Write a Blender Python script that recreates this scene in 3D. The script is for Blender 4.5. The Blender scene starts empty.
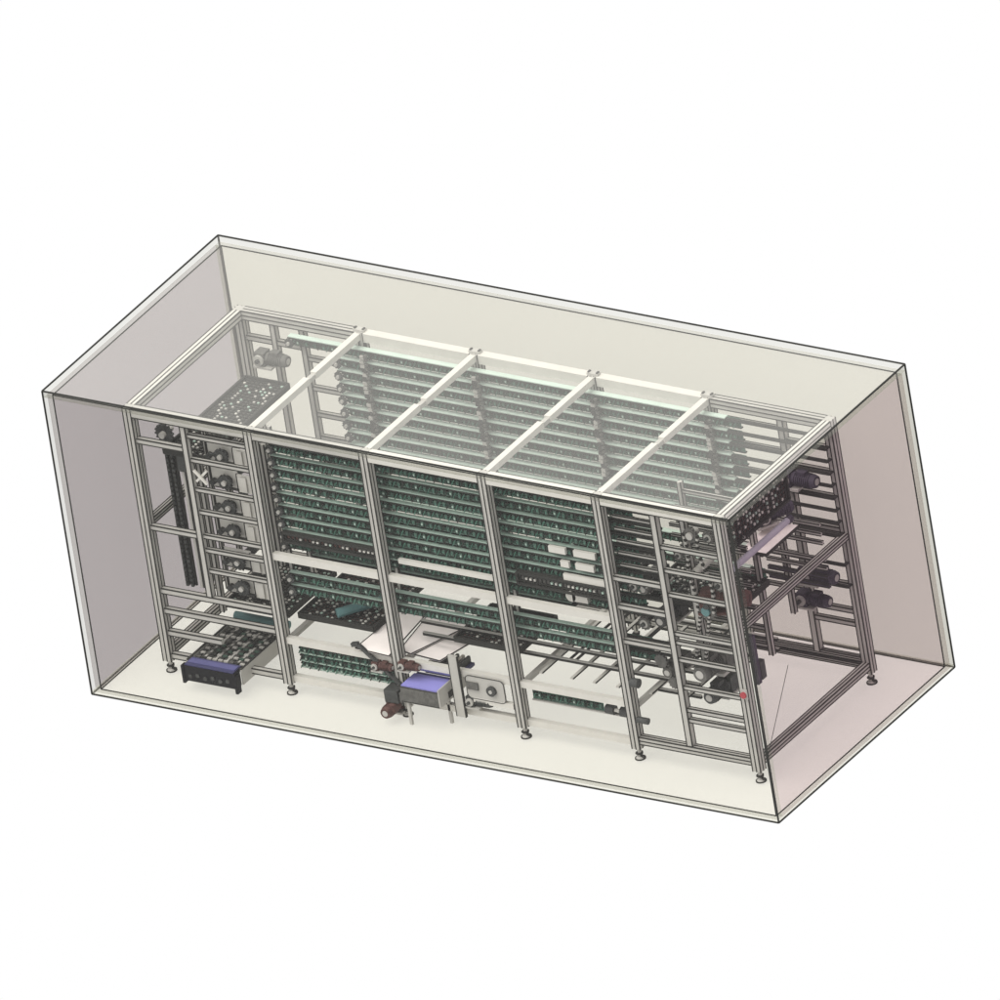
import bpy, math, random
from mathutils import Vector, Matrix
random.seed(7)
S = bpy.context.scene
C = S.collection
PI = math.pi

# ------------------------------------------------------------------ camera
# parallel view, as in the picture: 1000 px = 10 m
GX, GY, GZ = 8.25, 3.287, 3.496                 # outer size of the glass enclosure
r1 = Vector((.8327, .5354, -.1430)).normalized()
r2 = Vector((-.1564, .4746, .8667)); r2 = (r2 - r1 * r2.dot(r1)).normalized()
r3 = r1.cross(r2)
cd = bpy.data.cameras.new('camera'); cam = bpy.data.objects.new('camera', cd); C.objects.link(cam)
cd.type = 'ORTHO'; cd.ortho_scale = 10.0; cd.clip_end = 200; cd.clip_start = .1
# pixel (92,694) shows the point (0,0,0)
ox = (92 - 500) / 100.0; oy = -(694 - 500) / 100.0
loc = -r1 * ox - r2 * oy + r3 * 30
m = Matrix((r1, r2, r3)).transposed().to_4x4(); m.translation = loc
cam.matrix_world = m
S.camera = cam

# ------------------------------------------------------------------ world, light, exposure
W = bpy.data.worlds.new('World'); S.world = W; W.use_nodes = True
bg = W.node_tree.nodes['Background']
bg.inputs[0].default_value = (1, 1, 1, 1); bg.inputs[1].default_value = 1.0
sd = bpy.data.lights.new('key_light', 'SUN'); sd.energy = 3.2; sd.angle = math.radians(60); sd.color = (1, .985, .95)
sun = bpy.data.objects.new('key_light', sd); C.objects.link(sun)
sun.rotation_euler = (Vector((-.22, -.42, 1.0))).to_track_quat('Z', 'Y').to_euler()
S.view_settings.view_transform = 'Standard'; S.view_settings.look = 'None'
S.view_settings.exposure = 0; S.view_settings.gamma = 1
S.render.engine = 'CYCLES'
S.cycles.transparent_max_bounces = 48
S.cycles.max_bounces = 6

# ------------------------------------------------------------------ materials
def mat(name, col, rough=.6, metal=0.0, var=.06, scale=6.0):
    mt = bpy.data.materials.new(name); mt.use_nodes = True
    nt = mt.node_tree; b = nt.nodes['Principled BSDF']
    b.inputs['Roughness'].default_value = rough; b.inputs['Metallic'].default_value = metal
    if 'Specular IOR Level' in b.inputs: b.inputs['Specular IOR Level'].default_value = .25
    n = nt.nodes.new('ShaderNodeTexNoise'); n.inputs['Scale'].default_value = scale; n.inputs['Detail'].default_value = 3
    tc = nt.nodes.new('ShaderNodeTexCoord'); nt.links.new(tc.outputs['Object'], n.inputs['Vector'])
    r = nt.nodes.new('ShaderNodeMapRange')
    r.inputs['From Min'].default_value = .3; r.inputs['From Max'].default_value = .7
    r.inputs['To Min'].default_value = 1 - var; r.inputs['To Max'].default_value = 1 + var
    nt.links.new(n.outputs['Fac'], r.inputs['Value'])
    v = nt.nodes.new('ShaderNodeVectorMath'); v.operation = 'SCALE'
    v.inputs[0].default_value = col
    nt.links.new(r.outputs['Result'], v.inputs['Scale']); nt.links.new(v.outputs['Vector'], b.inputs['Base Color'])
    return mt

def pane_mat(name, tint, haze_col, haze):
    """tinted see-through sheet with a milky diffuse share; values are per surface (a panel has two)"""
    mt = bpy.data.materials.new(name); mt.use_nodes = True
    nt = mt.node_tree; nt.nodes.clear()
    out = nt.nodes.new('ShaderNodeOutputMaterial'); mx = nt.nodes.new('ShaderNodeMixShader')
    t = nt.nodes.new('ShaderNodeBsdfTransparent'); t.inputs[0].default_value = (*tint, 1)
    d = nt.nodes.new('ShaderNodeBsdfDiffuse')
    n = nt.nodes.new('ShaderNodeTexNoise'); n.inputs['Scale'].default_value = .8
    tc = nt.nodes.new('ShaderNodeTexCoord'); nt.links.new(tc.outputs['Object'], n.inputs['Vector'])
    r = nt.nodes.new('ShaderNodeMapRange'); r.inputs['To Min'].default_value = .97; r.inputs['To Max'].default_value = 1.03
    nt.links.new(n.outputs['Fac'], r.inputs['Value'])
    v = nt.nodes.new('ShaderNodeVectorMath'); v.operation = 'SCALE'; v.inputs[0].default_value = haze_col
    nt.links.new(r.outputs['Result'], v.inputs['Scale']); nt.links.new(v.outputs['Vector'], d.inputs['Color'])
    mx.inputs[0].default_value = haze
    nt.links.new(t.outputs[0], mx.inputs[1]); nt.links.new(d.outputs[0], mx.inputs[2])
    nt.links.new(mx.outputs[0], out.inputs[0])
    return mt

M = dict(
    steel=mat('steel', (.41, .40, .37), .5),
    cream=mat('cream_steel', (.57, .555, .51), .5, var=.04),
    paleline=mat('pale_chain', (.05, .085, .065), .6, var=.3, scale=25),
    palemint=mat('bright_mint', (.50, .60, .53), .6),
    cover_highlight=mat('highlight_blue', (.10, .10, .23), .5),
    line=mat('dark_edge', (.03, .03, .027), .8),
    dark=mat('dark_iron', (.05, .052, .05), .5, var=.3, scale=20),
    black=mat('black_paint', (.003, .003, .005), .6),
    green=mat('green_guide', (.060, .145, .108), .7, var=.35, scale=9),
    mint=mat('pale_mint', (.33, .43, .37), .6),
    chain=mat('chain', (.065, .105, .085), .6, var=.4, scale=25),
    lav=mat('lavender', (.24, .23, .56), .7, var=.04),
    navy=mat('dark_navy', (.05, .05, .12), .4),
    brown=mat('red_brown', (.085, .042, .036), .6, var=.4, scale=15),
    purple=mat('dull_purple', (.05, .042, .062), .6, var=.3, scale=15),
    plum=mat('pale_lavender', (.34, .325, .38), .5),
    pinkish=mat('pale_pink_sheet', (.88, .82, .79), .6, var=.03),
    red=mat('red_button', (.35, .05, .06), .5),
    teal=mat('teal_cover', (.10, .20, .20), .5),
    mesh=mat('mesh_dark', (.10, .098, .09), .6, var=.3, scale=18),
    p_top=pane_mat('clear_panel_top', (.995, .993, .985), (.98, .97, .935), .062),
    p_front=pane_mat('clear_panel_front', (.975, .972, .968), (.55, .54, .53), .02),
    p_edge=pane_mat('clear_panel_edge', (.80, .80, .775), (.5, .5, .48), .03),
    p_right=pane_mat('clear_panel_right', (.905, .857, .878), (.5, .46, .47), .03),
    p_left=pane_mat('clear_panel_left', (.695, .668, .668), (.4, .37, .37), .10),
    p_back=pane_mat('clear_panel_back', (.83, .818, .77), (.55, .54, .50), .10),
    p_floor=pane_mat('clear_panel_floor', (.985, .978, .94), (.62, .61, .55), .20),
)

# ------------------------------------------------------------------ mesh helper
class MB:
    def __init__(s): s.v = []; s.f = []; s.mi = []; s.mats = []
    def idx(s, k):
        if k not in s.mats: s.mats.append(k)
        return s.mats.index(k)
    def add(s, vs, fs, k):
        o = len(s.v); s.v += [tuple(p) for p in vs]; i = s.idx(k)
        for f in fs: s.f.append([o + q for q in f]); s.mi.append(i)
    def box(s, a, b, k):
        (x0, y0, z0), (x1, y1, z1) = [min(p, q) for p, q in zip(a, b)], [max(p, q) for p, q in zip(a, b)]
        s.add([(x0,y0,z0),(x1,y0,z0),(x1,y1,z0),(x0,y1,z0),(x0,y0,z1),(x1,y0,z1),(x1,y1,z1),(x0,y1,z1)],
              [(0,3,2,1),(4,5,6,7),(0,1,5,4),(1,2,6,5),(2,3,7,6),(3,0,4,7)], k)
    def cbox(s, c, d, k): s.box([p - q / 2 for p, q in zip(c, d)], [p + q / 2 for p, q in zip(c, d)], k)
    def bar(s, p, q, w, h, k, up=(0, 0, 1)):
        p = Vector(p); q = Vector(q); d = (q - p).normalized(); u = Vector(up)
        if abs(d.dot(u)) > .95: u = Vector((0, 1, 0))
        r = d.cross(u).normalized(); u = r.cross(d)
        vs = [e + r * (a * w / 2) + u * (b * h / 2) for e in (p, q) for a, b in ((-1,-1),(1,-1),(1,1),(-1,1))]
        s.add(vs, [(0,1,2,3)[::-1],(4,5,6,7),(0,1,5,4),(1,2,6,5),(2,3,7,6),(3,0,4,7)], k)
    def cyl(s, p, q, r, k, n=16, r2=None):
        p = Vector(p); q = Vector(q); d = (q - p).normalized(); u = Vector((0, 0, 1))
        if abs(d.dot(u)) > .95: u = Vector((0, 1, 0))
        a = d.cross(u).normalized(); b = d.cross(a); r2 = r if r2 is None else r2
        vs = [p + (a * math.cos(2*PI*i/n) + b * math.sin(2*PI*i/n)) * r for i in range(n)]
        vs += [q + (a * math.cos(2*PI*i/n) + b * math.sin(2*PI*i/n)) * r2 for i in range(n)]
        s.add(vs, [(i, (i+1) % n, n + (i+1) % n, n + i) for i in range(n)] + [tuple(range(n))[::-1], tuple(range(n, 2*n))], k)
    def gear(s, c, ax, r, th, n, k):
        """toothed wheel; ax = 'x' or 'y' is the axle direction"""
        vs = []; N = n * 4
        for e in (-th/2, th/2):
            for i in range(N):
                t = 2*PI*i/N; rr = r if i % 4 < 2 else r * .84
                a, b = rr * math.cos(t), rr * math.sin(t)
                vs.append((c[0] + e, c[1] + a, c[2] + b) if ax == 'x' else (c[0] + a, c[1] + e, c[2] + b))
        s.add(vs, [(i, (i+1) % N, N + (i+1) % N, N + i) for i in range(N)] + [tuple(range(N))[::-1], tuple(range(N, 2*N))], k)
    def lined(s, p, q, w, h, k='steel', slot=True, up=(0, 0, 1)):
        """aluminium profile: body with dark corner lines and a dark slot down each face"""
        p = Vector(p); q = Vector(q); d = (q - p).normalized(); u = Vector(up)
        if abs(d.dot(u)) > .95: u = Vector((0, 1, 0))
        r = d.cross(u).normalized(); u = r.cross(d)
        s.bar(p, q, w, h, k, up)
        e = .0115; pp = p - d * .003; qq = q + d * .003
        for a in (-1, 1):
            for b in (-1, 1):
                o = r * (a * (w/2 - e/2 + .003)) + u * (b * (h/2 - e/2 + .003))
                s.bar(pp + o, qq + o, e, e, 'line', up)
        if slot:
            for a in (-1, 1):
                o = r * (a * w / 2); s.bar(pp + o, qq + o, .006, .013, 'line', up)
                o = u * (a * h / 2); s.bar(pp + o, qq + o, .013, .006, 'line', up)
    def build(s, name, parent=None):
        me = bpy.data.meshes.new(name); me.from_pydata(s.v, [], s.f)
        for k in s.mats: me.materials.append(M[k])
        me.polygons.foreach_set('material_index', s.mi); me.update()
        o = bpy.data.objects.new(name, me); C.objects.link(o)
        if parent is not None: o.parent = parent; o.matrix_parent_inverse = parent.matrix_world.inverted()
        return o

def thing(name, label, cat, loc=(0, 0, 0), group=None):
    o = bpy.data.objects.new(name, None); C.objects.link(o)
    o.empty_display_size = .1
    o.location = loc; o['label'] = label; o['category'] = cat
    if group: o['group'] = group
    return o
def part(name, parent, fn):
    """part whose mesh is built in the local space of its thing"""
    b = MB(); fn(b); me = b.build(name); me.parent = parent; return me
def tag(o, label, cat, group=None):
    o['label'] = label; o['category'] = cat
    if group: o['group'] = group
def copy_tree(o, parent=None):
    c = o.copy(); C.objects.link(c)
    if parent: c.parent = parent
    for ch in list(o.children): copy_tree(ch, c)
    return c

# ================================================================== GLASS ENCLOSURE
T = .07; TB = .03
enc = thing('glass_enclosure', 'large see-through box with thick clear walls and dark edge lines around the whole machine', 'enclosure')
def panel(name, k, a, b, label=None):
    mb = MB(); mb.box(a, b, k); d = [b[i] - a[i] for i in range(3)]; thin = d.index(min(d)); e = mb.idx('p_edge')
    for i, ax in enumerate((2, 2, 1, 0, 1, 0)):
        if ax != thin and not (i == 3 and k == 'p_front') and k != 'p_floor': mb.mi[i] = e
    o = mb.build(name, enc)
    if label: o['label'] = label
g = .002
panel('bottom_panel', 'p_floor', (0, 0, 0), (GX, GY, TB))
panel('top_panel', 'p_top', (0, 0, GZ - T), (GX, GY, GZ), 'milky clear top panel')
panel('front_panel', 'p_front', (0, 0, TB + g), (GX, T, GZ - T - g))
panel('back_panel', 'p_back', (0, GY - T, TB + g), (GX, GY, GZ - T - g), 'cream tinted back panel')
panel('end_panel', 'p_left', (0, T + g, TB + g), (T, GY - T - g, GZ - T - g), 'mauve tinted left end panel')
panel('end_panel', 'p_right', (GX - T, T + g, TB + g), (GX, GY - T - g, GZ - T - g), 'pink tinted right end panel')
def frame_lines(x0, y0, z0, x1, y1, z1, w):
    for y in (y0, y1):
        for z in (z0, z1):
            mb = MB(); mb.bar((x0, y, z), (x1, y, z), w, w, 'line'); mb.build('edge_seam', enc)
    for x in (x0, x1):
        for z in (z0, z1):
            mb = MB(); mb.bar((x, y0, z), (x, y1, z), w, w, 'line'); mb.build('edge_seam', enc)
        for y in (y0, y1):
            mb = MB(); mb.bar((x, y, z0), (x, y, z1), w, w, 'line'); mb.build('edge_seam', enc)
frame_lines(0, 0, 0, GX, GY, GZ, .014)
frame_lines(T, T, TB, GX - T, GY - T, GZ - T, .010)

mb = MB(); mb.cyl((GX + .004, .57, 1.51), (GX + .004, .01, .79), .0035, 'line', 6); o = mb.build('edge_seam', enc); o['label'] = 'faint thin diagonal line on the right end panel'
# ================================================================== MACHINE FRAME
FY, BY, TZ = .63, 2.70, 3.08
PX = [.56, 2.01, 3.40, 4.82, 6.19, 7.64]
fr = thing('machine_frame', 'long grey metal frame of upright posts and rails standing on small levelling feet', 'machine frame', (0, 0, TB))
fr.location = (0, 0, 0)
def rail(p, q, w=.06, h=.06, k='steel', lined=True, slot=True, name='rail', parent=fr):
    mb = MB()
    (mb.lined(p, q, w, h, k, slot) if lined else mb.bar(p, q, w, h, k))
    return mb.build(name, parent)
for y in (FY, BY):
    for i, x in enumerate(PX):
        mb = MB(); mb.lined((x, y, .16), (x, y, TZ - .002), .10, .10)
        p = mb.build('post', fr)
        mb = MB(); mb.cyl((x, y, .06), (x, y, .158), .022, 'steel', 10)
        mb.cyl((x, y, TB + .001), (x, y, .06), .055, 'steel', 14, .03)
        mb.bar((x - .06, y + .02, .07), (x + .06, y - .02, .07), .02, .02, 'line')
        mb.cyl((x, y, .085), (x, y, .105), .04, 'line', 6)
        mb.cyl((x, y, TB + .0005), (x, y, TB + .012), .058, 'line', 14)
        mb.build('levelling_foot', p)
# top rails and cross beams
for y in (FY, BY):
    for i in range(5):
        a, b = PX[i] + .052, PX[i+1] - .052
        z = TZ - .05
        plain = (y == BY and i in (1, 2, 3)) or (y == FY and i in (2, 3))
        rail((a, y, z), (b, y, z), .10, .10, 'cream' if (plain or y == FY and i >= 2) else 'steel', lined=not plain, slot=not (y == FY), name='top_rail')
for i, x in enumerate(PX):
    end = i in (0, 5)
    if end: rail((x, FY + .052, TZ - .05), (x, BY - .052, TZ - .05), .10, .10, 'cream', slot=True, name='cross_beam')
    else:
        mid = (FY + BY) / 2 + (.1 if i != 2 else 0)
        mb = MB(); mb.bar((x, FY + .052, TZ - .035), (x, mid - .06, TZ - .035), .07, .07, 'cream')
        mb.bar((x, mid + .06, TZ - .035), (x, BY - .052, TZ - .035), .07, .07, 'cream')
        mb.bar((x, mid - .06, TZ - .045), (x, mid + .06, TZ - .045), .05, .05, 'steel')
        mb.build('cross_beam', fr)
        mb = MB(); mb.cbox((x, BY, TZ + .012), (.13, .06, .025), 'steel')
        for dx in (-.05, .05): mb.cbox((x + dx, BY, TZ + .030), (.02, .04, .012), 'line')
        mb.build('joint_plate', fr)
# end braces (y direction)
for x in (PX[0], PX[5]):
    for z in ((1.73,) if x < 1 else (1.75,)): rail((x, FY + .052, z), (x, BY - .052, z), .07, .07, name='end_brace')
    rail((x, FY + .052, .25), (x, BY - .052, .25), .08, .08, name='end_brace')
# inner cross beams at floor level
for i in (1, 2, 3, 4): rail((PX[i], FY + .052, .60), (PX[i], BY - .052, .60), .05, .05, lined=False, name='end_brace')
# long beams in the middle bays (cream, unlined)
for i in (1, 2, 3):
    a, b = PX[i] + .054, PX[i+1] - .054
    rail((a, FY, 1.63), (b, FY, 1.63), .06, .075, 'cream', lined=False, name='long_beam')
    rail((a, FY, .66), (b, FY, .66), .06, .07, 'cream', lined=False, name='long_beam')
    if i != 0: rail((a, FY + .02, .21), (b, FY + .02, .21), .06, .07, 'cream', lined=False, name='long_beam')
    rail((a, BY - .04, 1.70), (b, BY - .04, 1.70), .12, .09, 'cream', lined=False, name='long_beam')
    rail((a, BY, .26), (b, BY, .26), .08, .08, 'steel', name='long_beam')
# bay 1 front: inner upright and short rails
def upright(x, y, z0, z1, w=.06): rail((x, y, z0), (x, y, z1), w, w, slot=False, name='upright')
upright(1.20, FY, 1.01, TZ - .103, .065)
for z in (2.70, 1.70): rail((PX[0]+.052, FY, z), (1.166, FY, z), .055, .055, slot=False)
for z, xe in ((.97, 1.958), (.74, 1.958), (.485, 1.25), (.22, 1.958)): rail((PX[0]+.052, FY, z), (xe, FY, z), .055, .06, slot=False)
for z in (2.86, 2.58, 2.24, 1.98, 1.70, 1.54, 1.30): rail((1.235, FY + .01, z), (1.958, FY + .01, z), .04, .048, slot=False)
# bay 1 back
upright(.95, BY, .30, TZ - .103, .06); upright(1.30, BY, .30, TZ - .103, .06)
for z in (2.76, .26): rail((PX[0]+.052, BY, z), (.918, BY, z), .05, .055, slot=False)
for z in (2.76, 1.2): rail((.982, BY, z), (1.268, BY, z), .05, .055, slot=False)
for z in (2.64, 2.30, 2.0, 1.73, 1.40, .90, .26): rail((1.332, BY, z), (1.958, BY, z), .045, .05, slot=False)
# bay 5 front
upright(6.85, FY, .31, TZ - .103, .07); upright(7.08, FY + .16, 1.2, 2.9, .06)
for z in (2.13, 1.80, 1.40): rail((6.242, FY, z), (6.812, FY, z), .05, .055, slot=False)
for z in (2.60, 2.33, 2.05, 1.60, 1.50, 1.30, .98, .72, .60): rail((6.888, FY, z), (7.588, FY, z), .04, .048, slot=False)
rail((6.242, FY, .26), (7.588, FY, .26), .075, .085, name='long_beam')
# bay 5 back
upright(7.05, BY, .31, TZ - .103, .07); upright(7.05, BY - .3, .9, 1.75, .05)
for z in (2.73, 2.45, 2.16, 1.79, 1.72, 1.15, .85, .70): rail((7.088, BY, z), (7.588, BY, z), .045, .05, slot=False)
for z in (2.86, 2.60, 2.3, 2.0, 1.7, 1.4, 1.0): rail((6.242, BY, z), (7.012, BY, z), .035, .035, slot=False)
rail((6.242, BY, .30), (7.588, BY, .30), .05, .05); rail((6.242, BY, .22), (7.588, BY, .22), .05, .05)
# inner frames of the end bays
upright(.93, 1.05, .9, 2.5, .04); upright(1.10, 1.35, .9, 2.5, .04); upright(1.28, FY + .2, 1.0, 2.9, .035)
for z in (1.36, 1.46, 1.56, 1.66, 1.86, 1.96, 2.06): rail((6.9, 2.30, z), (7.62, 2.30, z), .03, .035, 'purple' if z < 1.5 else 'steel', slot=False)
for z in (2.5, 2.38, 2.1, 1.94, 1.7): rail((6.6, 1.2, z), (7.5, 1.2, z), .03, .03, slot=False)
upright(6.62, .95, 1.2, 2.2, .035); upright(7.36, .95, 1.2, 2.9, .035)
for x in (1.45, 1.82): upright(x, 1.55, .9, 2.3, .05)
for z in (1.0, 1.25, 1.5, 1.75, 2.0): rail((1.478, 1.55, z), (1.792, 1.55, z), .035, .04, slot=False)
for x in (6.5, 7.3): upright(x, 1.6, .9, 2.75, .05)
for z in (1.0, 1.2, 1.42, 1.62, 1.84, 2.05, 2.25, 2.45, 2.65): rail((6.528, 1.6, z), (7.272, 1.6, z), .035, .04, slot=False)
for z in (2.93, 2.79, 2.65, 2.51, 2.37, 2.23): rail((6.27, FY + .10, z), (6.812, FY + .10, z), .03, .035, slot=False)
for z in (2.9, 2.75, 2.45, 2.2, 1.9, 1.72): rail((6.90, FY + .30, z), (7.50, FY + .30, z), .03, .035, slot=False)

# ================================================================== CHAIN RACKS (tiers of guide rails with chain)
def chain_links(mb, x0, x1, y, z, side, pitch=.052, h=.075, ck='chain'):
    """rollers and side plates of a conveyor chain along x"""
    n = int((x1 - x0) / pitch)
    for i in range(n):
        x = x0 + (i + .5) * pitch; j = random.uniform(-.006, .006)
        if i % 2:
            mb.cbox((x, y, z + j), (pitch * .62, .02, h * .75), ck)
            mb.cbox((x, y + side * .012, z + j), (.018, .006, .02), 'mint' if i % 8 == 1 else 'green')
        else:
            mb.cbox((x, y - side * .004, z + .018 + j), (pitch * .9, .016, .016), 'line')
            mb.cbox((x, y - side * .004, z - .022 + j), (pitch * .9, .016, .016), ck)
            mb.bar((x - .02, y - .018, z - .035), (x + .02, y - .018, z + .035), .008, .010, 'green' if random.random() < .6 else 'line', (0, 1, 0))
def rack(label, y, side, x0, x1, tiers, up_x, cx0, cx1, fw=.024, xe=7.635, ck='chain', top_x0=None):
    root = thing('chain_rack', label, 'conveyor rack', group='racks of chain guide rails along the machine')
    base_x0 = x0; base_c = cx0
    for ti, z in enumerate(tiers):
        x0 = top_x0 if (ti == 0 and top_x0) else base_x0; cx0 = x0 + .03 if (ti == 0 and top_x0) else base_c
        mb = MB()
        mb.box((x0, y - fw, z), (x1, y + fw, z + .012), 'palemint' if top_x0 else 'mint')                     # top flange
        yw = y + .028
        mb.box((cx0, yw - .004, z - .105), (cx1, yw + .004, z - .002), 'green')     # web
        mb.box((x0, y - fw - .006, z - .012), (xe, y - fw - .001, z + .002), 'line')
        mb.box((x1 + .001, y - .02, z - .02), (xe, y + .01, z + .004), 'line')
        if top_x0: mb.box((xe - .03, y + .011, z - .018), (xe, 2.647, z + .002), 'line')
        mb.box((cx0, yw - .006, z - .118), (cx1, yw + .03, z - .106), 'line')
        r = mb.build('guide_rail', root)
        mb = MB(); chain_links(mb, cx0, cx1, y + side * .012, z - .055, side, ck=ck)
        mb.build('chain', r)
        mb = MB(); mb.gear((x0 + .02, y - .05, z - .055), 'y', .052, .02, 10, 'dark'); mb.cyl((x0 + .02, y - .08, z - .055), (x0 + .02, y - .03, z - .055), .02, 'steel', 8)
        mb.build('end_wheel', r)
    for x in up_x:
        mb = MB(); mb.cbox((x, y - side * .06, (tiers[0] + tiers[-1]) / 2), (.035, .03, tiers[0] - tiers[-1] + .3), 'steel')
        for dx in (-.019, .019): mb.cbox((x + dx, y - side * .06 , (tiers[0] + tiers[-1]) / 2), (.005, .034, tiers[0] - tiers[-1] + .3), 'line')
        if top_x0:
            z = tiers[0] - .05
            while z > tiers[7]: mb.cbox((x + .06 + random.uniform(-.01, .01), y - .07, z), (.05, .03, .035), 'line' if random.random() < .6 else 'steel'); mb.cbox((x + .10, y - .07, z + .02), (.03, .03, .025), 'mesh'); z -= .05
        mb.build('hanger', root)
    return root
tf = [2.86 - .142 * k for k in range(8)]
rack('front rack of dark green chain guide rails stacked tight behind the front posts, middle bays', .78, -1, 2.12, 6.12, tf + [1.75, 1.37, 1.23], [2.1, 3.4, 4.82, 6.08], 2.12, 6.45, .022, 6.81)
rack('back rack of pale green chain guide rails seen through the open top, middle bays', 2.60, -1, 1.75, 6.45, [2.93 - .142 * k for k in range(9)] + [1.45, 1.2], [2.05, 3.4, 4.82, 6.19], 1.78, 6.6, .032, ck='paleline', top_x0=1.2)
# inner rack seen deep between the tiers
rack('inner rack of chain guide rails hidden deep between the front and back racks', 1.25, -1, 2.09, 5.2, [1.9, 1.75, 1.60, 1.45, 1.31], [2.2, 4.9], 2.09, 5.2, .03, 5.25)
# low return runs, front, under the lower beam
lo = thing('return_chain_run', 'low dark green chain run under the lower cream beam, second bay from the left', 'chain run', group='low return chain runs')
mb = MB()
for z in (.55, .46, .37, .30): mb.box((2.10, .72, z), (3.34, .76, z + .014), 'mint')
mb.box((2.10, .745, .28), (3.34, .752, .61), 'green'); mb.build('guide_rail', lo)
mb = MB(); chain_links(mb, 2.1, 3.32, .73, .50, -1); chain_links(mb, 2.1, 3.32, .73, .41, -1); chain_links(mb, 2.1, 3.32, .73, .33, -1, h=.05); mb.build('chain', lo)
lo = thing('return_chain_run', 'low dark green chain run ending in black couplings, fourth bay from the left', 'chain run', group='low return chain runs')
mb = MB()
for z in (.56, .42): mb.box((4.90, .72, z), (6.10, .76, z + .014), 'steel')
mb.box((4.90, .745, .43), (5.75, .752, .555), 'green'); mb.build('guide_rail', lo)
mb = MB(); chain_links(mb, 4.92, 5.8, .73, .49, -1); mb.build('chain', lo)
mb = MB(); mb.cyl((5.82, .70, .50), (5.92, .70, .50), .05, 'dark'); mb.cyl((6.0, .70, .50), (6.09, .70, .50), .055, 'dark'); mb.cyl((5.8, .70, .5), (6.1, .70, .5), .02, 'cream', 10)
mb.build('coupling', lo)
# ladder of thin dark bars above the floor, bays 4-5
ld = thing('thin_rail_ladder', 'pair of thin dark rails with short cross ties above the bare floor, right half', 'rail')
for y, z, x0, x1 in ((.95, .93, 3.5, 6.82), (.95, .79, 3.5, 6.82), (1.45, .80, 4.9, 6.95), (1.45, .66, 4.9, 6.95), (.95, .65, 6.3, 6.82), (2.1, .72, 2.1, 7.0), (2.1, .60, 2.1, 7.0)):
    mb = MB(); mb.box((x0, y, z), (x1, y + .03, z + .028), 'line'); mb.box((x0, y + .001, z + .0285), (x1, y + .03, z + .036), 'steel'); mb.build('rail', ld)
for x in (4.98, 5.35, 5.62, 5.9, 6.3, 6.7):
    mb = MB(); mb.box((x, .80, .70), (x + .035, 2.09, .715), 'cream'); mb.box((x + .036, .80, .70), (x + .042, 2.09, .713), 'line'); mb.build('cross_tie', ld)
for x in (3.9, 5.2, 5.27, 5.75, 6.02, 6.45, 6.6):
    mb = MB(); mb.box((x, .90, .66), (x + .02, .93, .95), 'line') if x in (6.02, 6.6) else mb.box((x, .99, .765), (x + .02, 2.09, .785), 'line'); mb.build('cross_tie', ld)

# ================================================================== MESH TRAYS
def mesh_tray(label, x0, x1, y0, y1, z, k='mesh', edge='line', tilt=0.0, speck=.38):
    root = thing('mesh_tray', label, 'mesh tray', ((x0 + x1) / 2, (y0 + y1) / 2, z), 'dark open mesh conveyor trays')
    hx, hy = (x1 - x0) / 2, (y1 - y0) / 2
    mb = MB()
    for a in (-1, 1):
        mb.box((a * hx - .012, -hy, -.03), (a * hx + .012, hy, .03), edge)
        mb.box((-hx, a * hy - .012, -.029), (hx, a * hy + .012, .029), edge)
    mb.build('tray_rim').parent = root
    mb = MB()
    mb.box((-hx + .013, -hy + .013, -.024), (hx - .013, hy - .013, -.010), k)
    nx = int(2 * hx / .05); ny = int(2 * hy / .05)
    for i in range(nx): x = -hx + (i + .5) * 2 * hx / nx; mb.box((x - .007, -hy + .013, -.009), (x + .007, hy - .013, .004), 'line')
    for j in range(ny): y = -hy + (j + .5) * 2 * hy / ny; mb.box((-hx + .013, y - .006, -.0085), (hx - .013, y + .006, .0065), 'line')
    for i in range(nx):
        for j in range(ny):
            x = -hx + (i + 1) * 2 * hx / nx; y = -hy + (j + 1) * 2 * hy / ny
            if random.random() < speck and i < nx - 1 and j < ny - 1:
                mb.cbox((x, y, .002), (.024, .022, .02), random.choice(['steel', 'steel', 'mint', 'cream']))
    mb.build('mesh').parent = root
    root.rotation_euler = (tilt, 0, 0)
    return root
mesh_tray('grey open mesh tray high in the left bay under the top opening', .82, 1.34, .74, 2.28, 2.55)
t = mesh_tray('brown-black mesh tray standing upright under the top beam of the right end', 7.27, 7.67, .80, 2.05, 2.68, 'brown', speck=.3)
t.rotation_euler = (0, PI / 2, 0)
mesh_tray('dark mesh tray at mid height in the second bay beside the pale sheet', 2.1, 3.0, .82, 2.0, .84, 'brown')
mesh_tray('dark brown mesh tray in the third bay above the motor plate', 4.0, 4.78, .80, 1.5, .92, 'brown')
mesh_tray('dark mesh tray low behind the black feed box in the left bay', 1.0, 1.75, 1.1, 2.0, .62)
mesh_tray('dark mesh tray in the fourth bay behind the upper cream beam', 4.95, 6.1, 1.0, 1.55, 1.86, 'mesh')
mesh_tray('dark mesh tray at mid height in the right end bay behind the inner upright', 6.3, 7.4, .95, 1.6, 1.75, 'mesh')

mesh_tray('upright dark mesh band on the front of the rack, low in the fourth bay', 4.98, 6.05, .715 - .065, .715 + .065, 1.86, 'mesh', tilt=PI / 2, speck=.6)
mesh_tray('upright brown mesh band on the front of the rack, low in the second bay', 2.16, 3.28, .715 - .05, .715 + .05, 1.82, 'brown', tilt=PI / 2, speck=.5)
mb = MB(); mb.cyl((2.55, .86, .92), (2.85, 1.25, .92), .05, 'teal', 14); o = mb.build('guide_roller'); tag(o, 'short teal roller lying on the dark mesh tray of the second bay', 'roller')
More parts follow.
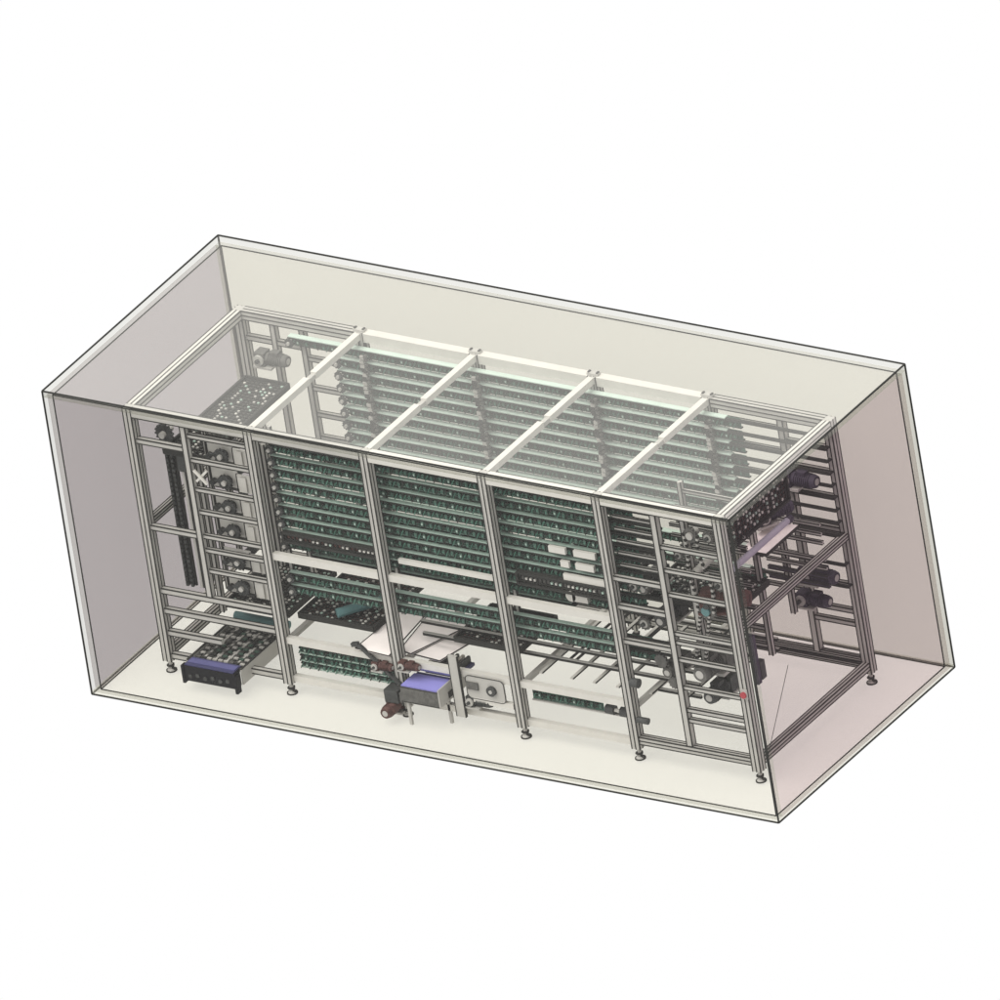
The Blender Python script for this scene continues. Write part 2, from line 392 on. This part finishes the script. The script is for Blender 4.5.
# ================================================================== SHEETS
def sheet(label, pts, th, k, name='sheet_panel', cat='sheet', nrm=(0, 0, 1)):
    n = Vector(nrm).normalized() * th; vs = [Vector(p) for p in pts]; N = len(vs); mb = MB()
    mb.add(vs + [v + n for v in vs], [tuple(range(N))[::-1], tuple(range(N, 2*N))] + [(i, (i+1) % N, N + (i+1) % N, N + i) for i in range(N)], k)
    for i in range(N): mb.bar(vs[i] + n, vs[(i+1) % N] + n, .009, .009, 'line')
    o = mb.build(name); tag(o, label, cat); return o
sheet('pale pink sheet guide beside the red-brown motor, left of the third post', [(2.93, .56, .74), (3.33, .56, .72), (3.34, 1.32, .82), (3.08, 1.35, .84)], .012, 'pinkish')
sheet('pale pink sheet behind the third post, beyond the short pale sheet', [(3.347, .73, .70), (3.48, .73, .68), (3.85, 1.35, .76), (3.347, 1.40, .82)], .012, 'pinkish')
sheet('pale sheet between the third post and the lavender box', [(3.50, .76, .66), (3.80, .76, .64), (4.0, 1.20, .70), (3.74, 1.20, .72)], .012, 'pinkish')
b = MB(); b.bar((2.98, .56, .80), (3.42, .56, .42), .035, .035, 'dark'); b.bar((2.90, .56, .79), (2.98, .56, .81), .045, .04, 'dark')
o = b.build('tension_lever'); tag(o, 'thin dark slanting lever in front of the pale pink sheet', 'lever')

# ================================================================== DRIVES (six in a column, left bay)
def drive():
    root = thing('sprocket_drive', '', 'drive', group='sprocket drives stacked in the left bay')
    def plate(b):
        b.box((.13, -.005, -.10), (.30, .012, .10), 'cream'); b.bar((.215, -.02, -.085), (.215, -.02, .085), .07, .012, 'cream', (0, 1, 0))
        b.box((-.20, .03, -.11), (.12, .04, .11), 'cream'); b.box((-.205, .026, -.115), (.12, .029, -.105), 'line'); b.box((-.205, .026, -.105), (-.195, .029, .11), 'line')
        b.box((.125, -.009, -.104), (.135, .014, .104), 'line'); b.box((.297, -.009, -.104), (.307, .014, .104), 'line')
    part('plate', root, plate)
    part('sprocket', root, lambda b: b.gear((0, -.03, 0), 'y', .085, .03, 12, 'dark'))
    part('hub', root, lambda b: (b.cyl((0, -.07, 0), (0, .08, 0), .028, 'steel', 12), b.cyl((0, .0, 0), (0, .25, 0), .05, 'dark', 14)))
    part('tensioner', root, lambda b: (b.bar((-.16, -.02, -.03), (-.02, -.02, .04), .02, .03, 'dark'), b.cyl((-.16, -.04, -.03), (-.16, .02, -.03), .032, 'dark', 12),
                                       b.bar((-.02, -.02, -.06), (.14, -.02, -.07), .02, .02, 'line')))
    return root
dz = [(2.62, 'topmost sprocket drive with round grey plate in the left bay'), (2.32, 'second sprocket drive from the top in the left bay, dark wheel and grey plate'),
      (2.03, 'third sprocket drive from the top in the left bay, dark wheel and grey plate'), (1.75, 'fourth sprocket drive from the top in the left bay, above the double rail'),
      (1.40, 'fifth sprocket drive from the top in the left bay, below the double rail'), (1.10, 'lowest sprocket drive in the left bay just above the long lower rails')]
d0 = drive()
for i, (z, lb) in enumerate(dz):
    d = d0 if i == 0 else copy_tree(d0)
    d.location = (1.53, .76, z); d['label'] = lb

# lift chain column, left bay
lc = thing('lift_chain', 'tall black vertical lift chain with toothed top wheel near the left end', 'lift chain', (.80, .85, 0))
def col(b):
    for s in (-.03, .03):
        z = .95
        while z < 2.62: b.cbox((s, 0, z), (.030, .03, .042), 'dark'); b.cbox((s, -.012, z + .028), (.016, .02, .02), 'line'); z += .055
    b.box((-.065, .02, .93), (.065, .04, 2.62), 'line')
part('chain', lc, col)
part('top_wheel', lc, lambda b: (b.gear((0, -.02, 2.70), 'y', .11, .03, 14, 'dark'), b.cyl((0, -.08, 2.70), (0, .1, 2.70), .035, 'steel')))
part('bracket', lc, lambda b: (b.box((-.14, -.05, 2.56), (.20, -.03, 2.60), 'dark'), b.box((.12, -.05, 2.30), (.22, -.03, 2.50), 'dark')))
part('side_guide', lc, lambda b: (b.box((.12, 0, .93), (.15, .04, 2.55), 'steel'), b.box((.155, 0, .93), (.163, .04, 2.55), 'line')))
mb = MB(); mb.lined((1.04, 1.0, .6), (1.04, 1.0, 2.5), .05, .05, slot=False); o = mb.build('lift_mast'); tag(o, 'grey lift mast right of the black lift chain in the left bay', 'mast')
# white crossed linkage in the left bay
mb = MB(); mb.bar((1.28, .60, 2.36), (1.42, .60, 2.50), .02, .025, 'cream'); mb.bar((1.28, .575, 2.50), (1.42, .575, 2.36), .02, .025, 'cream')
o = mb.build('crossed_linkage'); tag(o, 'small white crossed linkage between the upper rails of the left bay', 'linkage')

# ================================================================== GEAR MOTORS
def gear_motor(label, loc, rot=0, body='dark', s=1.0, face='steel'):
    root = thing('gear_motor', label, 'motor', loc, 'gear motors around the machine')
    def mot(b):
        b.cyl((0, 0, 0), (.26, 0, 0), .075, body, 20)
        for k in range(8): b.cyl((.04 + k * .026, 0, 0), (.05 + k * .026, 0, 0), .088, body, 20)
        b.box((.07, -.05, .07), (.19, .05, .115), body)
    part('motor_body', root, mot)
    part('fan_cover', root, lambda b: (b.cyl((.262, 0, 0), (.31, 0, 0), .085, body, 20, .07), b.cyl((.311, 0, 0), (.316, 0, 0), .04, face, 16)))
    part('gearbox', root, lambda b: (b.box((-.15, -.08, -.09), (-.002, .08, .09), body), b.cyl((-.075, -.11, 0), (-.075, -.082, 0), .07, face, 20), b.cyl((-.075, -.15, 0), (-.075, -.111, 0), .028, 'dark', 12)))
    part('foot_plate', root, lambda b: b.box((-.17, -.10, -.12), (.10, .10, -.092), face))
    root.rotation_euler = (0, 0, rot); root.scale = (s, s, s)
    return root
R = math.radians
gear_motor('dark gear motor hanging high in the back left bay', (1.0, 2.45, 2.72), 0, 'mesh', .8)
gear_motor('small dark motor end poking out in the back left bay below the top rail', (1.05, 2.50, 2.36), R(180), 'dark', .5)
gear_motor('red-brown motor beside the foot left of the lavender box', (3.31, .62, .165), R(-90), 'brown', .8)
gear_motor('small red-brown gear motor on the right of the third post above the lavender box', (3.53, .56, .66), 0, 'brown', .5)
gear_motor('small red-brown gear motor on the left of the third post at the lever end', (3.20, .56, .60), 0, 'brown', .5)
gear_motor('dark round motor low in the third bay under the grey plate', (4.28, .62, .36), R(0), 'dark', .62)
gear_motor('dark gear motor with round face in the right bay beside the inner upright', (7.10, .98, 1.16), R(-90), 'mesh', 1.15)
gear_motor('dark gear motor just below another one, low in the right bay', (7.12, .98, .86), R(-90), 'dark', .95)
gear_motor('dark gear motor behind the fourth post low in the right bay', (6.60, 1.0, 1.02), R(-90), 'mesh', .8)
gear_motor('purple-black gear motor on the back rails of the right end, uppermost', (7.2, 2.55, 2.40), R(0), 'purple', .9)
gear_motor('purple gear motor on a small pale plate in the right end opening', (7.25, 1.95, 2.32), R(60), 'purple', .9)
gear_motor('ribbed purple-grey motor on the middle back rails of the right end', (7.25, 2.55, 1.30), R(0), 'purple', .9)
gear_motor('ribbed dark motor on the lowest back rails of the right end', (7.15, 2.55, 1.0), R(0), 'purple', .8)
gear_motor('dark red-brown motor beside the right front post at mid height', (7.30, .85, 1.95), R(20), 'brown', 1.1, 'brown')
gear_motor('dark motor in the fourth bay behind the rack next to the pale boxes', (5.0, .92, 1.80), 0, 'mesh', .8)
gear_motor('dark gear motor in the right bay left of the inner upright', (6.45, 1.05, 1.95), R(-90), 'mesh', .9)
gear_motor('dark gear motor lower in the right bay left of the inner upright', (6.60, 1.05, 1.60), R(-90), 'dark', .9)
mb = MB(); mb.box((7.2, 1.5, 2.13), (7.5, 2.1, 2.15), 'pinkish'); mb.box((7.2, 1.49, 2.12), (7.5, 1.498, 2.155), 'line'); mb.box((7.502, 1.49, 2.12), (7.51, 2.1, 2.155), 'line')
o = mb.build('motor_shelf'); tag(o, 'small pale shelf plate under the purple motor in the right end', 'shelf')
# pale boxes in the fourth bay
for i, (x, z, w, lb) in enumerate(((5.42, 2.27, .20, 'upper left of the small pale boxes in the fourth bay'), (5.72, 2.27, .26, 'upper right of the small pale boxes in the fourth bay'),
                                   (5.54, 2.12, .10, 'smallest pale box, middle row in the fourth bay'), (5.72, 2.12, .22, 'middle right pale box in the fourth bay'), (5.55, 1.97, .5, 'lowest and longest pale box in the fourth bay'))):
    mb = MB(); mb.box((x, .70, z - .035), (x + w, .735, z + .035), 'cream'); o = mb.build('pale_box'); tag(o, lb, 'box', 'small pale boxes in the fourth bay')
mb = MB(); mb.bar((3.55, .70, 1.80), (4.72, .70, 1.80), .04, .05, 'cream'); o = mb.build('support_beam'); tag(o, 'thin pale beam under the green tiers of the third bay', 'beam')
mb = MB(); mb.cyl((5.6, .70, 1.66+.09), (5.6, .83, 1.66+.09), .06, 'steel'); mb.box((5.62, .7, 1.70), (5.80, .78, 1.80), 'steel'); o = mb.build('bearing_block'); tag(o, 'grey bearing block in the fourth bay above the cream beam', 'bearing')

# ================================================================== FEED CONVEYOR (black nosed, left)
fc = thing('feed_conveyor', 'short feed conveyor with black front box and dark blue roller poking out at the left', 'conveyor', (.93, .33, .13))
part('front_box', fc, lambda b: (b.box((0, 0, 0.02), (.62, .10, .19), 'black'), b.box((-.02, -.01, -.01), (.01, .06, .19), 'black'), b.box((.61, -.01, -.03), (.64, .06, .17), 'black'),
                                 [b.cyl((.08 + .09*k, -.012, .08 + .02 * (k % 2)), (.08 + .09*k, 0, .08 + .02 * (k % 2)), .022, 'dark', 8) for k in range(6)]))
part('top_cover', fc, lambda b: (b.box((.02, .01, .191), (.60, .16, .205), 'navy'), b.box((.03, .05, .206), (.59, .13, .212), 'cover_highlight')))  # lighter blue strip is a highlight painted onto the navy cover
part('side_plate', fc, lambda b: (b.box((.625, .105, .02), (.64, .95, .19), 'steel'), b.box((.622, .105, .191), (.643, .95, .20), 'line')))
part('side_plate', fc, lambda b: (b.box((-.02, .105, .02), (-.005, .95, .19), 'steel'), b.box((-.023, .105, .191), (-.002, .95, .20), 'line')))
def belt(b):
    b.box((.0, .17, .13), (.62, .95, .16), 'mesh')
    for i in range(9):
        b.bar((.04 + i * .066, .19, .168), (.06 + i * .066, .93, .168), .02, .012, 'steel' if i % 2 else 'line')
        for j in range(8):
            b.cbox((.05 + i * .066, .22 + j * .09, .180), (.05, .028, .014), random.choice(['mesh', 'steel', 'paleline', 'steel', 'line']))
part('belt', fc, belt)
part('back_roller', fc, lambda b: b.cyl((-.0, 1.0, .22), (.64, 1.0, .22), .045, 'teal', 16))
part('leg', fc, lambda b: b.box((.05, .5, -.099), (.09, .54, -.001), 'steel')); part('leg', fc, lambda b: b.box((.53, .5, -.099), (.57, .54, -.001), 'steel'))

# ================================================================== LAVENDER BOX (outfeed), third bay
lv = thing('outfeed_box', 'dark grey outfeed box with flat lavender top and grey side, right of the third post', 'conveyor', (3.51, .42, .32))
part('housing', lv, lambda b: (b.box((0, 0, 0), (.45, .26, .17), 'mesh'), b.box((-.004, -.005, .166), (.454, -.001, .174), 'line'), b.box((-.004, -.005, -.002), (.454, -.001, .006), 'line')))
part('top_cover', lv, lambda b: (b.box((.01, .01, .172), (.44, .26, .186), 'lav'), b.box((.01, .262, .14), (.44, .32, .17), 'navy')))
part('second_cover', lv, lambda b: b.box((.01, .33, .18), (.44, .42, .193), 'lav'))
part('side_plate', lv, lambda b: (b.box((.452, .0, .0), (.465, .50, .20), 'steel'), b.box((.466, .16, .03), (.470, .24, .10), 'line')))
def inner(b):
    b.box((.02, .43, .10), (.43, .72, .13), 'navy')
    for i in range(6): b.box((.03 + .066 * i, .43, .131), (.06 + .066 * i, .72, .20), random.choice(['mesh', 'cream', 'dark']))
part('slatted_belt', lv, inner)
part('leg', lv, lambda b: b.box((.02, .04, -.29), (.05, .07, -.001), 'steel')); part('leg', lv, lambda b: b.box((.40, .20, -.29), (.43, .23, -.001), 'steel'))
jb = thing('junction_box', 'dark box with red-brown end left of the lavender outfeed box', 'box', (3.27, .46, .25))
part('casing', jb, lambda b: (b.box((0, 0, 0), (.16, .16, .14), 'dark'), b.box((.17, .02, .01), (.20, .14, .12), 'mesh')))
part('cable_gland', jb, lambda b: b.cyl((.08, -.05, -.06), (.08, .08, -.06), .055, 'brown', 16))

# plates right of the lavender box
pl = thing('bearing_plate', 'upright grey bracket with rounded plate and dark bearing in the third bay', 'bracket', (4.07, .575, 0))
part('bracket', pl, lambda b: (b.box((0, -.03, .18), (.10, .0, .88), 'steel'), b.box((-.008, -.034, .18), (-.001, .0, .88), 'line'), b.box((.101, -.034, .18), (.108, .0, .88), 'line')))
def rp(b):
    n = 6; pts = []
    for cx, cz, a0 in ((.56, .62, 0), (.20, .62, 90), (.20, .46, 180), (.56, .46, 270)):
        for i in range(n + 1):
            t = R(a0 + 90 * i / n); pts.append((cx + .05 * math.cos(t), cz + .05 * math.sin(t)))
    N = len(pts); vs = [(x, .002, z) for x, z in pts] + [(x, .016, z) for x, z in pts]
    b.add(vs, [tuple(range(N)), tuple(range(N, 2*N))[::-1]] + [(i, (i+1) % N, N + (i+1) % N, N + i) for i in range(N)], 'steel')
    for i in range(N):
        p, q = pts[i], pts[(i+1) % N]
        if p != q: b.bar((p[0], 0, p[1]), (q[0], 0, q[1]), .006, .008, 'line', (0, 1, 0))
part('rounded_plate', pl, rp)
part('bearing', pl, lambda b: (b.cyl((.46, -.03, .54), (.46, 0, .54), .055, 'dark', 18), b.box((.16, -.02, .52), (.30, .0, .60), 'mesh'), b.cyl((.46, -.04, .54), (.46, -.031, .54), .02, 'steel', 10)))
mb = MB(); mb.bar((4.26, .60, .39), (4.76, .60, .39), .05, .06, 'cream'); o = mb.build('short_beam'); tag(o, 'short cream beam under the rounded bearing plate', 'beam')

# ================================================================== SHAFTS
def shaft(label, p, q, r, k='plum'):
    root = thing('cross_shaft', label, 'shaft', group='round cross shafts at the right end')
    mb = MB(); mb.cyl(p, q, r, k, 20); mb.build('tube', root)
    mb = MB(); d = (Vector(q) - Vector(p)).normalized()
    mb.cyl(Vector(p) - d * .05, Vector(p) - d * .001, r * .5, 'dark', 14); mb.cyl(Vector(q) + d * .001, Vector(q) + d * .06, r * 1.25, 'purple', 14); mb.build('journal', root)
shaft('pale lavender round shaft crossing the right end opening', (7.62, .72, 2.40), (7.62, 1.78, 2.40), .035)
shaft('short pale round shaft inside the right bay', (7.15, .75, 2.28), (7.15, 1.15, 2.28), .04, 'cream')

# ================================================================== CHAIN LOOP in the right bay
cl = thing('chain_loop', 'upright loop of roller chain around two toothed wheels in the right bay', 'chain', (7.2, .72, 0))
part('wheel', cl, lambda b: (b.gear((0, 0, 2.74), 'y', .085, .03, 12, 'mesh'), b.cyl((0, -.04, 2.74), (0, .1, 2.74), .04, 'steel')))
part('wheel', cl, lambda b: (b.gear((.05, 0, 1.88), 'y', .11, .03, 14, 'mesh'), b.cyl((.05, -.04, 1.88), (.05, .1, 1.88), .05, 'teal')))
def loop(b):
    pts = []
    for i in range(28): t = i / 27; pts.append((-.085 + .025 * t + .02 * math.sin(t * 9), 2.74 - .86 * t))
    for i in range(28): t = i / 27; pts.append((.085 + .07 * t - .03 * math.sin(t * 7), 2.74 - .86 * t))
    for i, (x, z) in enumerate(pts): b.cbox((x, -.01, z), (.028, .03, .024), 'steel' if i % 2 else 'line')
part('chain', cl, loop)
cl2 = thing('chain_loop', 'second chain run slanting down from the chain loop to the dark round motors', 'chain', (7.1, .72, 0))
def loop2(b):
    for s_ in (-.05, .06):
        for i in range(26): t = i / 25; b.cbox((s_ + .12 * (1 - t) - .05 * t, -.01, 1.84 - .66 * t), (.026, .03, .022), 'steel' if i % 2 else 'line')
part('chain', cl2, loop2)
lw = thing('sprocket_pair', 'two dark toothed wheels low in the right bay just left of the inner upright', 'sprocket', (6.55, .76, 0))
part('wheel', lw, lambda b: b.gear((0, 0, 1.15), 'y', .08, .03, 12, 'mesh')); part('wheel', lw, lambda b: b.gear((.12, 0, .92), 'y', .07, .03, 12, 'mesh'))
part('axle_plate', lw, lambda b: (b.bar((0, .03, 1.15), (.12, .03, .92), .02, .04, 'steel'), b.cyl((.16, .0, .80), (.16, .05, .80), .03, 'dark')))
for i, (x, z, rr, lb) in enumerate(((6.42, 1.56, .075, 'open toothed pulley in the right bay, left of the dark round motors'), (7.38, 2.72, .07, 'toothed pulley high in the right bay near the right front post'),
                               (7.42, 2.18, .08, 'toothed pulley at mid height in the right bay near the right front post'), (6.98, 2.45, .06, 'small toothed pulley beside the chain loop in the right bay'),
                               (6.75, 1.88, .06, 'small toothed pulley just left of the inner upright of the right bay'),
                               (6.36, 1.98, .07, 'toothed pulley under the dense rails right beside the fifth post'), (6.52, 2.02, .05, 'smallest toothed pulley, between the fifth post and the inner upright'))):
    t = thing('toothed_pulley', lb, 'pulley', (x, .76, z), 'toothed pulleys in the right bay')
    part('wheel', t, lambda b: (b.gear((0, 0, 0), 'y', rr, .03, 12, 'mesh'), b.cyl((0, -.022, 0), (0, -.016, 0), rr * .6, 'steel', 16)))
    part('axle', t, lambda b: (b.cyl((0, -.05, 0), (0, -.023, 0), rr * .3, 'dark', 12), b.cyl((0, .016, 0), (0, .30, 0), rr * .3, 'dark', 12)))
# red stop button and slim bracket on the right front post
eb = thing('stop_button', 'small red stop button on the right front post', 'button', (PX[5], FY - .052, 1.06))
part('mount', eb, lambda b: b.box((-.03, -.015, -.05), (.05, -.002, .06), 'steel')); part('button', eb, lambda b: (b.cyl((.01, -.035, .0), (.01, -.016, .0), .035, 'red', 16)))
mb = MB(); mb.box((7.62, .80, 1.05), (7.68, .86, 1.60), 'purple'); mb.box((7.60, .90, 1.05), (7.66, .98, 1.25), 'dark')
o = mb.build('cable_duct'); tag(o, 'dark purple cable duct behind the right front post below the brace', 'duct')
# couplings on lower right of the fourth post
mb = MB(); mb.cyl((6.27, .58, .95), (6.36, .58, .95), .05, 'dark'); o = mb.build('pipe_stub'); tag(o, 'dark pipe stub right of the fourth inner post, upper one', 'pipe stub', 'pipe stubs beside the post')
mb = MB(); mb.cyl((6.27, .58, .52), (6.40, .58, .52), .035, 'dark'); o = mb.build('pipe_stub'); tag(o, 'thin dark pipe stub right of the fifth post, lower one', 'pipe stub', 'pipe stubs beside the post')
